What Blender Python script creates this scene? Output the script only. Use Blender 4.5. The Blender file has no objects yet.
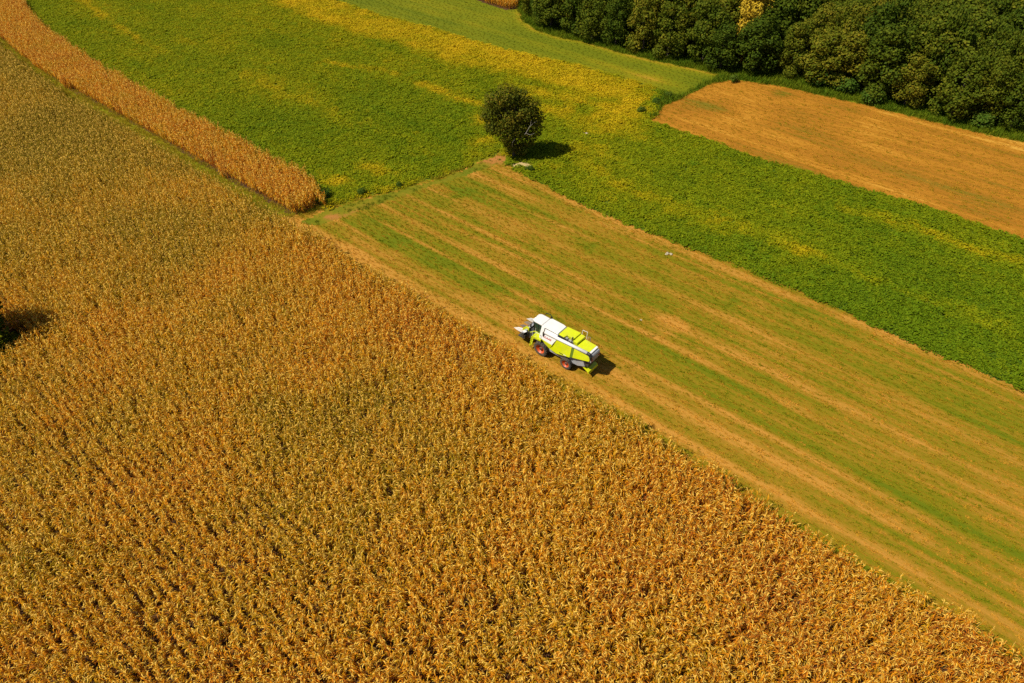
import bpy, bmesh, math, random
import numpy as np
from mathutils import Vector, Matrix
R = math.radians
rng = np.random.default_rng(7)
random.seed(7)
SC = bpy.context.scene
COL = SC.collection

# ------------------------------------------------------------------ camera, sky, sun, exposure
TILT, ALT, FOC = R(42.7), 50.0, 1024 * 24 / 36
cam = bpy.data.cameras.new('camera'); cam.lens = 24; cam.sensor_width = 36
cam.clip_start = 0.5; cam.clip_end = 9000
co = bpy.data.objects.new('camera', cam); COL.objects.link(co)
co.location = (0, 0, ALT); co.rotation_euler = (math.pi / 2 - TILT, 0, 0)
SC.camera = co

SUN_EL, SUN_DIR = R(54), Vector((0.955, 0.295, 0)).normalized()      # SUN_DIR: where the light travels to, on the ground
w = bpy.data.worlds.new('World'); SC.world = w; w.use_nodes = True
nt = w.node_tree; sky = nt.nodes.new('ShaderNodeTexSky'); sky.sky_type = 'NISHITA'; sky.sun_disc = False
sky.sun_elevation = SUN_EL
sky.sun_rotation = math.atan2(-SUN_DIR.x, -SUN_DIR.y)
bg = nt.nodes['Background']; bg.inputs['Strength'].default_value = 0.05
nt.links.new(sky.outputs[0], bg.inputs['Color'])
sl = bpy.data.lights.new('sun', 'SUN'); sl.energy = 4.6; sl.angle = R(0.5); sl.color = (1.0, 0.93, 0.80)
so = bpy.data.objects.new('sun', sl); COL.objects.link(so)
ld = Vector((SUN_DIR.x * math.cos(SUN_EL), SUN_DIR.y * math.cos(SUN_EL), -math.sin(SUN_EL)))
so.rotation_euler = ld.to_track_quat('-Z', 'Y').to_euler(); so.location = (-60, 0, 90)
SC.view_settings.view_transform = 'Standard'; SC.view_settings.look = 'None'
SC.view_settings.exposure = 0.55; SC.view_settings.gamma = 1.0
SC.render.engine = 'CYCLES'
SC.cycles.max_bounces = 6; SC.cycles.diffuse_bounces = 3; SC.cycles.transparent_max_bounces = 6
SC.cycles.use_denoising = False

# ------------------------------------------------------------------ helpers
CT, ST = math.cos(TILT), math.sin(TILT)
def G(u, v, z=0.0):
    """place on the level z that the survey point (u, v) of the aerial picture shows"""
    x = (u - 512) / FOC; y = -(v - 341.5) / FOC
    d = (x, CT + y * ST, -ST + y * CT)
    t = (z - ALT) / d[2]
    return (d[0] * t, d[1] * t)
def GG(pts, z=0.0): return [G(u, v, z) for u, v in pts]

def inside(poly, X, Y):
    P = np.asarray(poly, float); r = np.zeros(X.shape, bool); n = len(P)
    for i in range(n):
        x1, y1 = P[i]; x2, y2 = P[(i + 1) % n]
        if y1 == y2: continue
        c = ((y1 > Y) != (y2 > Y)) & (X < (x2 - x1) * (Y - y1) / (y2 - y1) + x1)
        r ^= c
    return r
def seg_dist(line, X, Y):
    d = np.full(X.shape, 1e9)
    for (x1, y1), (x2, y2) in zip(line[:-1], line[1:]):
        dx, dy = x2 - x1, y2 - y1
        t = np.clip(((X - x1) * dx + (Y - y1) * dy) / (dx * dx + dy * dy + 1e-9), 0, 1)
        d = np.minimum(d, np.hypot(X - x1 - t * dx, Y - y1 - t * dy))
    return d
def vnoise(X, Y, seed=0):
    xi = np.floor(X).astype(np.int64); yi = np.floor(Y).astype(np.int64)
    fx = X - xi; fy = Y - yi; fx = fx * fx * (3 - 2 * fx); fy = fy * fy * (3 - 2 * fy)
    def h(a, b):
        n = (a * 374761393 + b * 668265263 + seed * 982451653) & 0xffffffff
        n = ((n ^ (n >> 13)) * 1274126177) & 0xffffffff
        return ((n ^ (n >> 16)) & 0xffff) / 65535.0
    return (h(xi, yi) * (1 - fx) + h(xi + 1, yi) * fx) * (1 - fy) + (h(xi, yi + 1) * (1 - fx) + h(xi + 1, yi + 1) * fx) * fy
def fbm(X, Y, s, seed=0, o=3):
    a = 0; amp = 1; tot = 0
    for k in range(o):
        a = a + amp * vnoise(X / s, Y / s, seed + k * 17); tot += amp; amp *= .55; s *= .5
    return a / tot

def tag(o, label=None, cat=None, group=None, kind=None):
    if label: o['label'] = label
    if cat: o['category'] = cat
    if group: o['group'] = group
    if kind: o['kind'] = kind
    return o
def empty(name, loc=(0, 0, 0), rz=0):
    o = bpy.data.objects.new(name, None); COL.objects.link(o); o.location = loc; o.rotation_euler = (0, 0, rz)
    o.empty_display_size = .3
    return o
def link(name, me, mats, parent=None, smooth=False):
    o = bpy.data.objects.new(name, me); COL.objects.link(o)
    if not me.materials:
        for m in (mats if isinstance(mats, (list, tuple)) else [mats]): me.materials.append(m)
    if parent: o.parent = parent
    if smooth: me.polygons.foreach_set('use_smooth', [True] * len(me.polygons))
    return o
def np_mesh(name, V, F, mats=None, mi=None):
    """V (n,3), F (m,k) of one face size"""
    V = np.asarray(V, np.float32); F = np.asarray(F, np.int32)
    me = bpy.data.meshes.new(name); k = F.shape[1]
    me.vertices.add(len(V)); me.vertices.foreach_set('co', V.ravel())
    me.loops.add(F.size); me.loops.foreach_set('vertex_index', F.ravel())
    me.polygons.add(len(F)); me.polygons.foreach_set('loop_start', np.arange(0, F.size, k, dtype=np.int32))
    if mi is not None:
        me.polygons.foreach_set('material_index', np.asarray(mi, np.int32))
    me.update(calc_edges=True)
    for m in (mats or []): me.materials.append(m)
    return me
def attr(me, name, a, typ='FLOAT', dom='POINT'):
    at = me.attributes.new(name, typ, dom)
    at.data.foreach_set('vector' if typ == 'FLOAT_VECTOR' else 'value', np.asarray(a).ravel())

# ------------------------------------------------------------------ materials
class NT:
    def __init__(s, name):
        s.m = bpy.data.materials.new(name); s.m.use_nodes = True; s.t = s.m.node_tree; s.b = s.t.nodes['Principled BSDF']
    def n(s, typ, **kw):
        x = s.t.nodes.new(typ)
        for k, v in kw.items(): setattr(x, k, v)
        return x
    def l(s, a, b): s.t.links.new(a, b)
    def ramp(s, fac, stops):
        r = s.n('ShaderNodeValToRGB'); e = r.color_ramp.elements
        while len(e) < len(stops): e.new(.5)
        for el, (p, c) in zip(e, stops): el.position = p; el.color = (*c, 1)
        s.l(fac, r.inputs[0]); return r.outputs[0]
    def math(s, op, a, b=None):
        m = s.n('ShaderNodeMath', operation=op)
        for i, v in enumerate((a, b)):
            if v is None: continue
            if isinstance(v, (int, float)): m.inputs[i].default_value = v
            else: s.l(v, m.inputs[i])
        return m.outputs[0]
    def noise(s, scale, detail=3, vec=None, rough=.6):
        x = s.n('ShaderNodeTexNoise'); x.inputs['Scale'].default_value = scale; x.inputs['Detail'].default_value = detail
        x.inputs['Roughness'].default_value = rough
        if vec is not None: s.l(vec, x.inputs['Vector'])
        return x.outputs['Fac']
    def mix(s, fac, a, b, typ='MIX'):
        m = s.n('ShaderNodeMix', data_type='RGBA', blend_type=typ)
        if isinstance(fac, (int, float)): m.inputs[0].default_value = fac
        else: s.l(fac, m.inputs[0])
        for i, v in ((6, a), (7, b)):
            if isinstance(v, tuple): m.inputs[i].default_value = (*v, 1)
            else: s.l(v, m.inputs[i])
        return m.outputs[2]

def plain(name, col, rough=.5, metal=0, wear=.12, coat=0, dust=None):
    k = NT(name); tc = k.n('ShaderNodeTexCoord')
    nz = k.noise(2.2, 5, tc.outputs['Object'])
    c = k.ramp(nz, [(.3, tuple(x * (1 - wear) for x in col)), (.7, tuple(min(1, x * (1 + wear * .4)) for x in col))])
    if dust:
        n2 = k.noise(.9, 6, tc.outputs['Object'], .7)
        f = k.ramp(n2, [(.45, (0, 0, 0)), (.75, (dust, dust, dust))])
        c = k.mix(f, c, (.30, .20, .10))
    k.l(c, k.b.inputs['Base Color']); k.b.inputs['Roughness'].default_value = rough; k.b.inputs['Metallic'].default_value = metal
    k.b.inputs['Coat Weight'].default_value = coat
    return k.m

def soil(name, stops, fine=6.0, streak=False, var=.35, bump=.5, attr_name='tint'):
    """field surface: colour follows the baked crop/soil map 'tint' plus clods and litter"""
    k = NT(name); geo = k.n('ShaderNodeNewGeometry'); pos = geo.outputs['Position']
    a = k.n('ShaderNodeAttribute', attribute_name=attr_name)
    vec = pos
    if streak:
        mp = k.n('ShaderNodeMapping'); k.l(pos, mp.inputs[0])
        mp.vector_type = 'POINT'; mp.inputs['Rotation'].default_value = (0, 0, R(40.0)); 
        mp2 = k.n('ShaderNodeMapping'); k.l(mp.outputs[0], mp2.inputs[0]); mp2.inputs['Scale'].default_value = (.025, 1.0, 1)
        vec = mp2.outputs[0]
    n1 = k.noise(.9 if streak else .35, 5, vec, .65)
    n2 = k.noise(fine, 4, pos, .75)
    n3 = k.noise(1.6 if streak else fine * .28, 4, vec, .7)
    f = k.math('ADD', a.outputs['Fac'], k.math('MULTIPLY', k.math('SUBTRACT', n1, .5), var))
    f = k.math('ADD', f, k.math('MULTIPLY', k.math('SUBTRACT', n2, .5), .85 if streak else .5))
    f = k.math('ADD', f, k.math('MULTIPLY', k.math('SUBTRACT', n3, .5), .75 if streak else .5))
    c = k.ramp(f, stops)
    c = k.mix(k.math('MULTIPLY', n2, .6), c, k.mix(.55, c, (.02, .012, .006)))
    k.l(c, k.b.inputs['Base Color']); k.b.inputs['Roughness'].default_value = .95; k.b.inputs['Specular IOR Level'].default_value = .1
    bp = k.n('ShaderNodeBump'); bp.inputs['Strength'].default_value = bump; bp.inputs['Distance'].default_value = .12
    k.l(n2, bp.inputs['Height']); k.l(bp.outputs[0], k.b.inputs['Normal'])
    return k.m

def leafy(name, stops, var=.35, trans=.25, from_instance=True, isl=.5, dark=(.012, .010, .004), pale=None):
    """plant tissue: hue follows the plant's own ripeness 'tint', each leaf differs a little"""
    k = NT(name); geo = k.n('ShaderNodeNewGeometry')
    if from_instance:
        a = k.n('ShaderNodeAttribute', attribute_name='tint', attribute_type='INSTANCER').outputs['Fac']
    else:
        oi = k.n('ShaderNodeObjectInfo'); a = k.math('ADD', k.math('MULTIPLY', oi.outputs['Random'], .5), .25)
    ri = geo.outputs['Random Per Island']
    f = k.math('ADD', a, k.math('MULTIPLY', k.math('SUBTRACT', ri, .5), var))
    if not from_instance:
        n1 = k.noise(.5, 3, geo.outputs['Position'], .6)
        f = k.math('ADD', f, k.math('MULTIPLY', k.math('SUBTRACT', n1, .5), .8))
    c = k.ramp(f, stops)
    r2 = k.math('FRACT', k.math('MULTIPLY', ri, 7.31))
    c = k.mix(k.math('MULTIPLY', r2, isl), c, k.mix(.7, c, dark))
    if pale:
        r3 = k.math('FRACT', k.math('MULTIPLY', ri, 23.17)); c = k.mix(k.math('GREATER_THAN', r3, .90), c, pale)
    k.l(c, k.b.inputs['Base Color']); k.b.inputs['Roughness'].default_value = .7; k.b.inputs['Specular IOR Level'].default_value = .05
    tr = k.n('ShaderNodeBsdfTranslucent'); k.l(c, tr.inputs[0])
    mx = k.n('ShaderNodeMixShader'); mx.inputs[0].default_value = trans
    k.l(k.b.outputs[0], mx.inputs[1]); k.l(tr.outputs[0], mx.inputs[2])
    k.l(mx.outputs[0], k.t.nodes['Material Output'].inputs[0])
    return k.m

MZ = leafy('maize_tissue', [(0, (.20, .17, .005)), (.25, (.39, .265, .007)), (.5, (.74, .37, .012)), (.75, (.80, .30, .012)), (1, (.46, .13, .012))], .5, .25, isl=.75, dark=(.055, .018, .006), pale=(.74, .47, .08))
SOY = leafy('soya_leaf', [(0, (.115, .185, .004)), (.3, (.225, .255, .004)), (.6, (.40, .32, .005)), (1, (.62, .42, .010))], .2, .35, isl=.22)
STRAW = leafy('stubble_straw', [(0, (.15, .185, .003)), (.35, (.26, .20, .005)), (.65, (.41, .215, .012)), (1, (.60, .28, .03))], .4, .15, isl=.4)
GRASSM = leafy('rough_grass', [(0, (.06, .13, .005)), (.5, (.20, .22, .008)), (1, (.42, .31, .02))], .3, .25, isl=.3)
BARK = plain('bark', (.085, .06, .04), .9, wear=.4)
DEADWOOD = plain('dead_wood', (.27, .24, .19), .9, wear=.2)
STONE = plain('pale_stone', (.40, .33, .22), .9, wear=.35, dust=.4)

# ------------------------------------------------------------------ field boundaries
RD = Vector((-0.7655, 0.6434)); RN = Vector((0.6434, 0.7655))          # along the crop rows, across them
Z1 = 2.0
main_top = [(-90, -20), (0, 43), (34, 71), (70, 95), (111, 117.5), (148, 137.8), (188, 162), (230, 187.5), (279, 212), (293, 219), (325, 237), (370, 264), (406, 285), (438, 306), (470, 322), (500, 340), (514, 347), (539, 364), (556, 379), (600, 397), (642, 421), (696, 459), (781, 508), (842, 544), (904, 582), (966, 610), (1024, 653), (1090, 690)]
MAIN = GG(main_top, Z1) + [(34, 2), (-46, 2), (-72, 40)]
strip_base = [(-60, -12), (0, 38), (34, 66), (70, 90), (111, 112), (148, 132), (188, 156), (230, 181), (279, 208), (288, 213), (300, 215), (318, 205)]
strip_top = [(324, 194), (319, 182), (303, 169), (269, 152), (215, 124), (168, 100), (114, 70), (71, 43), (44, 24), (27, 6), (14, -20), (0, -56)]
STRIP = GG(strip_base) + GG(strip_top, 2.2)
strip_far = GG([(326, 203)] + strip_top, 2.0)
band_up = [(250, -26), (334, 0), (382, 16), (435, 29), (474, 42), (520, 53), (566, 63), (606, 74), (645, 84), (660, 90)]
band_lo = [(250, -6), (276, 3), (329, 25), (382, 40), (421, 53), (474, 69), (520, 79), (560, 88), (600, 98), (640, 108)]
e_low = [(506, 163), (520, 172), (540, 182), (570, 198), (600, 213), (651, 233), (702, 252), (752, 272), (803, 293), (850, 314), (895, 337), (932, 351), (1024, 391), (1100, 424)]
e_up = [(650, 121), (714, 142), (760, 160), (807, 172), (832, 180), (924, 207), (1024, 240), (1110, 267)]
track_up = [(330, 207), (345, 202), (400, 187), (440, 177), (480, 159), (500, 152)]
SOYA = strip_far[::-1] + GG(track_up) + GG(e_low) + GG(e_up[::-1]) + GG([(662, 100)]) + GG(band_up[::-1]) + GG([(120, -60)])
BAND = GG(band_up) + GG(band_lo[::-1]); BU = GG(band_up); BL = GG(band_lo)
wood_edge = [(519, 8), (522, 20), (535, 30), (560, 38), (585, 42), (620, 53), (650, 60), (690, 68), (720, 75), (760, 79), (800, 86), (850, 95), (880, 106), (937, 120), (980, 131), (1024, 138), (1110, 160)]
hay_up = [(660, 108), (690, 94), (712, 83), (735, 80), (775, 85), (820, 95), (870, 106), (930, 121), (980, 133), (1024, 142), (1110, 165)]
HAY = GG(e_up) + GG(hay_up[::-1])
MEADOW = GG(band_up) + GG([(680, 97), (712, 80)]) + GG(wood_edge[:9][::-1]) + GG([(516, 4), (470, -6), (400, -34)])
FARCORN = GG([(420, -34), (474, -1), (490, 5), (506, 10), (517, 9), (519, 0), (521, -40)])
TRACK = GG([(300, 223), (322, 212), (345, 205), (400, 190), (440, 180), (480, 162), (500, 155), (509, 158), (503, 164), (470, 173), (430, 187), (390, 200), (350, 215), (318, 226)])
STUB = GG([(280, 218), (330, 207), (400, 188), (440, 178), (500, 153)]) + GG(e_low[1:]) + [(60, 10), (30, 0), (20, 20), (-30, 70)]
CLEAR = (-55.6, 52.7, 4.4, 3.0)                                          # grassy gap round the walnut out in the maize

def warp(X, Y, a=.3):
    return X + a * (fbm(X, Y, 2.2, 3) - .5) * 2, Y + a * (fbm(X, Y, 2.2, 9) - .5) * 2
def classify(X, Y):
    """0 ground, 1 maize soil, 2 soya soil, 3 meadow, 4 hay field, 5 track, 6 stubble"""
    Xw, Yw = warp(X, Y)
    c = np.zeros(X.shape, int)
    c[inside(STUB, Xw, Yw)] = 6
    c[inside(MEADOW, Xw, Yw)] = 3
    c[inside(SOYA, *warp(X, Y, .42))] = 2
    c[inside(HAY, Xw, Yw)] = 4
    c[inside(TRACK, Xw, Yw)] = 5
    c[inside(MAIN, X, Y) | inside(STRIP, X, Y) | inside(FARCORN, X, Y)] = 1
    bs = G(522, 165); c[((X - bs[0]) / 1.7) ** 2 + ((Y - bs[1]) / 1.0) ** 2 < 1] = 5
    c[((X - CLEAR[0]) / CLEAR[2]) ** 2 + ((Y - CLEAR[1]) / CLEAR[3]) ** 2 < 1] = 0
    return c

E0 = G(642, 421, Z1)
def across(X, Y): return (X - E0[0]) * RN.x + (Y - E0[1]) * RN.y
def along(X, Y): return (X - E0[0]) * RD.x + (Y - E0[1]) * RD.y

def blob(X, Y, u, v, ru, rv):
    c = G(u, v); a = G(u + ru, v); b = G(u, v - rv)
    return np.exp(-(((X - c[0]) / max(.3, abs(a[0] - c[0]))) ** 2 + ((Y - c[1]) / max(.3, abs(b[1] - c[1]))) ** 2))
YLINES = [([(325, 64), (345, 66), (380, 71), (410, 80), (440, 92), (480, 107)], .9, .75), ([(75, -4), (100, 13), (137, 38)], .7, .6), ([(137, 38), (200, 72)], .8, .3),
          ([(250, 75), (310, 102), (350, 122), (420, 140)], 1.5, .35), ([(575, 152), (605, 182), (640, 193), (690, 213), (722, 223), (775, 239), (800, 250)], 1.5, .5),
          ([(800, 250), (825, 260), (850, 272), (907, 292), (949, 308), (1004, 327), (1100, 365)], 1.0, .40), ([(845, 209), (922, 230), (974, 251), (1024, 262), (1100, 280)], 1.0, .5),
          ([(505, 84), (560, 97), (640, 118)], 1.5, .35), ([(180, 40), (290, 70)], 1.5, .2)]
TU = GG(track_up)
YLINES = [(GG(a), wd, s) for a, wd, s in YLINES]
YLINES = [(a, wd * 1.25, s * .72) for a, wd, s in YLINES]
YBLOBS = [(570, 112, 45, 9, .55), (600, 125, 35, 10, .45), (550, 97, 40, 6, .5), (620, 107, 30, 7, .5), (360, 168, 14, 5, .6), (425, 150, 16, 5, .5), (333, 182, 16, 6, .6), (478, 122, 10, 6, .5), (476, 140, 14, 6, .6), (385, 172, 18, 5, .45), (596, 150, 18, 9, .55), (690, 120, 15, 3, .3), (640, 140, 12, 5, .3), (545, 168, 12, 3, .3)]
def yellow(X, Y):
    Xw, Yw = warp(X, Y, 1.6)
    y = .16 + .34 * (fbm(X, Y, 12, 5) - .4) + .12 * np.clip((Y - 95) / 40, -1, 1) + .10 * (vnoise(across(X, Y) / 1.6, along(X, Y) / 30, 6) - .5)
    bx, by = warp(X, Y, 1.3); bi = inside(BAND, bx, by)
    bd = np.minimum(seg_dist(BU, bx, by) / .7, seg_dist(BL, bx, by) / 1.6)
    m = np.where(bi, np.clip(.5 + bd / 2.2, 0, 1), np.clip(.5 - bd / 2.2, 0, 1))
    y = y + m * (.46 + .5 * (fbm(X, Y, 4, 31) - .5))
    for a, wd, s in YLINES:
        y = y + s * np.exp(-(seg_dist(a, Xw, Yw) / wd) ** 2) * np.clip(2.2 * fbm(X, Y, 4, 12) - .45, 0, 1.2)
    y = y + .42 * np.exp(-(seg_dist(TU, Xw, Yw) / 2.6) ** 2) * np.clip(2.2 * fbm(X, Y, 3, 44) - .4, 0, 1.2)
    for u, v, ru, rv, s in YBLOBS: y = y + .95 * s * blob(Xw, Yw, u, v, ru, rv) * np.clip(2.4 * fbm(X, Y, 4, 77) - .5, 0, 1.3)
    return np.clip(y, 0, 1)

def stubble(X, Y):
    """0 green regrowth .. 1 bare straw, in stripes along the old rows"""
    s = across(X, Y); t = along(X, Y)
    s2 = s + 1.2 * (fbm(X, Y, 18, 41) - .5)
    st = .5 * vnoise(s2 / 1.5, t / 60, 51) + .3 * vnoise(s2 / .7, t / 40, 52) + .2 * vnoise(s2 / 4, t / 45, 53)
    s3 = s + .25 * (fbm(X, Y, 20, 43) - .5)
    v = .52 + .50 * (st - .5) + .32 * (fbm(X, Y, 4, 55) - .5) + .55 * (vnoise(s3 / .5, t / 40, 57) - .5) + .40 * (vnoise(s3 / .9, t / 30, 58) - .5)
    g = lambda c, wd: np.exp(-((s2 - c) / wd) ** 2)
    v = v + .45 * g(2.1, .8) - .14 * g(3.4, .4) + .14 * g(5.0, 1.4) - .22 * g(9.4, 1.6) - .14 * g(6.6, .3) - .10 * g(12.6, 1.0) + .14 * g(11.2, .4) + .10 * g(14, 1.6) - .08 * g(22, 3)
    for u, vv, ru, rv, a in [(395, 240, 26, 7, -.3), (440, 262, 36, 8, -.2), (480, 287, 40, 8, -.16), (465, 192, 10, 3, -.6), (455, 197, 8, 2, -.6), (437, 200, 30, 7, -.12), (672, 327, 16, 8, .7), (330, 216, 18, 4, .5), (560, 225, 60, 10, .12), (640, 300, 40, 10, -.12), (805, 310, 35, 8, -.3), (735, 300, 14, 4, -.3), (370, 250, 25, 7, .2), (540, 300, 30, 6, .2), (380, 222, 40, 6, -.15), (590, 248, 10, 3, -.35)]:
        v = v + a * blob(*warp(X, Y, 1.4), u, vv, ru, rv)
    d = seg_dist(GG(e_low), X, Y)
    v = v + .25 * np.exp(-(d / 1.6) ** 2)
    return np.clip(v, 0, 1)

# ------------------------------------------------------------------ ground and fields (the setting)
k = NT('countryside'); geo = k.n('ShaderNodeNewGeometry')
n1 = k.noise(.02, 4, geo.outputs['Position']); n2 = k.noise(3, 4, geo.outputs['Position'], .7)
c = k.ramp(k.math('ADD', n1, k.math('MULTIPLY', k.math('SUBTRACT', n2, .5), .5)), [(.3, (.09, .12, .004)), (.55, (.16, .16, .006)), (.8, (.26, .17, .02))])
k.l(c, k.b.inputs['Base Color']); k.b.inputs['Roughness'].default_value = 1; k.b.inputs['Specular IOR Level'].default_value = .05
me = np_mesh('ground', [(-4000, -4000, 0), (4000, -4000, 0), (4000, 4000, 0), (-4000, 4000, 0)], [(0, 1, 2, 3)])
tag(link('ground', me, k.m), kind='structure')

M_MZ = soil('maize_soil', [(0, (.03, .017, .010)), (.5, (.07, .034, .016)), (1, (.14, .07, .03))], 5, True)
M_SOY = soil('soya_soil', [(0, (.05, .10, .004)), (.5, (.13, .15, .006)), (1, (.32, .21, .012))], 5)
M_MEAD = soil('mown_meadow', [(0, (.085, .115, .002)), (.45, (.150, .160, .002)), (.8, (.23, .19, .003)), (1, (.34, .20, .015))], 3, True, .9, .6)
M_HAY = soil('cut_hayfield', [(0, (.17, .13, .008)), (.35, (.31, .125, .009)), (.65, (.41, .18, .014)), (1, (.60, .33, .05))], 4, True, 1.1, .5)
M_TRK = soil('dirt', [(0, (.12, .14, .004)), (.35, (.19, .16, .006)), (.6, (.32, .145, .025)), (1, (.42, .17, .045))], 5, False, .6, .5)
M_STB = soil('stubble_ground', [(0, (.115, .140, .002)), (.3, (.18, .152, .003)), (.6, (.275, .158, .010)), (1, (.45, .215, .032))], 6, True, 2.0, .5)

STEP = .42
gx = np.arange(-125, 125, STEP); gy = np.arange(0, 186, STEP)
PX, PY = np.meshgrid(gx, gy, indexing='ij')
VX = PX + (vnoise(PX * 7.1, PY * 7.3, 1) - .5) * .34; VY = PY + (vnoise(PX * 6.7, PY * 7.9, 2) - .5) * .34
CX, CY = VX[:-1, :-1] + STEP / 2, VY[:-1, :-1] + STEP / 2
CLS = classify(CX, CY)
half = lambda y: 46 + y * .60
CLS[np.abs(CX) > half(CY)] = 0
nx, ny = PX.shape
IDX = np.arange(nx * ny).reshape(nx, ny)
def patch(name, cls, mat, tint, z):
    ii, jj = np.nonzero(CLS == cls)
    F = np.stack([IDX[ii, jj], IDX[ii + 1, jj], IDX[ii + 1, jj + 1], IDX[ii, jj + 1]], 1)
    u, inv = np.unique(F, return_inverse=True)
    V = np.stack([VX.ravel()[u], VY.ravel()[u], np.full(len(u), z)], 1)
    me = np_mesh(name, V, inv.reshape(F.shape))
    attr(me, 'tint', np.clip(tint(V[:, 0], V[:, 1]), 0, 1).astype(np.float32))
    return tag(link(name, me, mat), kind='structure')
patch('maize_ground', 1, M_MZ, lambda X, Y: .2 + .6 * fbm(X, Y, 6, 4), .008)
patch('soya_ground', 2, M_SOY, lambda X, Y: yellow(X, Y), .008)
def mead(X, Y):
    d = seg_dist(GG(wood_edge), X, Y)
    return .38 + .5 * (fbm(X, Y, 9, 61) - .5) + .4 * (vnoise(across(X, Y) / 2.4, along(X, Y) / 50, 62) - .5) + .5 * np.exp(-(d / 1.2) ** 2) + .3 * blob(X, Y, 645, 78, 30, 6)
patch('meadow', 3, M_MEAD, mead, .008)
def hay(X, Y):
    return .45 + .45 * (vnoise(across(X, Y) / 1.4, along(X, Y) / 14, 71) - .5) + .35 * (vnoise(across(X, Y) / 3.5, along(X, Y) / 30, 73) - .5) + .40 * (fbm(X, Y, 8, 72) - .5) - .5 * blob(X, Y, 780, 94, 12, 4) - .25 * blob(X, Y, 700, 105, 30, 6) + .25 * blob(X, Y, 740, 118, 30, 5)
patch('hay_field', 4, M_HAY, hay, .008)
patch('dirt_track', 5, M_TRK, lambda X, Y: .20 + .8 * (fbm(X, Y, 3.0, 81) - .45) + .62 * blob(X, Y, 493, 158, 15, 5) + .40 * blob(X, Y, 330, 217, 14, 3.5) - .1 * blob(X, Y, 522, 165, 12, 5), .008)
patch('stubble_field', 6, M_STB, stubble, .008)

# bare chalky soil where the track ends by the tree
def soil_patch(name, u, v, ru, rv, mat, seed):
    c = G(u, v); ax = abs(G(u + ru, v)[0] - c[0]); ay = abs(G(u, v - rv)[1] - c[1])
    n = 40; V = [(c[0], c[1], .06)]
    for i in range(n):
        a = 2 * math.pi * i / n
        q = .55 + .9 * float(vnoise(np.array(math.cos(a) * 1.6 + 9 + seed), np.array(math.sin(a) * 1.6 + 5), seed))
        V.append((c[0] + ax * q * math.cos(a), c[1] + ay * q * math.sin(a), .014))
    me = np_mesh(name, V, [(0, 1 + i, 1 + (i + 1) % n) for i in range(n)])
    return tag(link(name, me, mat), kind='structure')
PALE = plain('chalky_soil', (.46, .33, .13), .95, wear=.5)
soil_patch('bare_soil', 522, 165, 9, 3.0, PALE, 3)

# ------------------------------------------------------------------ crops: many small plants on one object each
def scatter(name, P, rot, scl, idx, tint, protos, label, cat):
    """one object whose points carry a plant each"""
    n = len(P)
    me = bpy.data.meshes.new(name); me.vertices.add(n)
    me.vertices.foreach_set('co', np.asarray(P, np.float32).ravel())
    attr(me, 'rot', rot.astype(np.float32), 'FLOAT_VECTOR'); attr(me, 'scl', scl.astype(np.float32))
    attr(me, 'idx', idx.astype(np.int32), 'INT'); attr(me, 'tint', tint.astype(np.float32))
    o = bpy.data.objects.new(name, me); COL.objects.link(o)
    cl = bpy.data.collections.new(name + '_plants')
    for i, (pm, mats) in enumerate(protos):
        po = bpy.data.objects.new('%s_plant_%02d' % (name, i), pm)
        if not pm.materials:
            for m in mats: pm.materials.append(m)
        cl.objects.link(po)
    g = bpy.data.node_groups.new(name, 'GeometryNodeTree')
    g.interface.new_socket('Geometry', in_out='INPUT', socket_type='NodeSocketGeometry')
    g.interface.new_socket('Geometry', in_out='OUTPUT', socket_type='NodeSocketGeometry')
    N = g.nodes; gi = N.new('NodeGroupInput'); go = N.new('NodeGroupOutput')
    ip = N.new('GeometryNodeInstanceOnPoints'); ci = N.new('GeometryNodeCollectionInfo')
    ci.inputs['Collection'].default_value = cl; ci.inputs['Separate Children'].default_value = True; ci.inputs['Reset Children'].default_value = True
    ip.inputs['Pick Instance'].default_value = True
    def na(nm, t):
        a = N.new('GeometryNodeInputNamedAttribute'); a.data_type = t; a.inputs['Name'].default_value = nm
        return [s for s in a.outputs if s.enabled and s.name == 'Attribute'][0]
    L = g.links.new
    L(gi.outputs[0], ip.inputs['Points']); L(ci.outputs[0], ip.inputs['Instance'])
    L(na('idx', 'INT'), ip.inputs['Instance Index']); L(na('scl', 'FLOAT'), ip.inputs['Scale'])
    e2r = N.new('FunctionNodeEulerToRotation'); L(na('rot', 'FLOAT_VECTOR'), e2r.inputs[0]); L(e2r.outputs[0], ip.inputs['Rotation'])
    L(ip.outputs[0], go.inputs[0])
    md = o.modifiers.new('plants', 'NODES'); md.node_group = g
    return tag(o, label, cat, kind='stuff')

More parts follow.
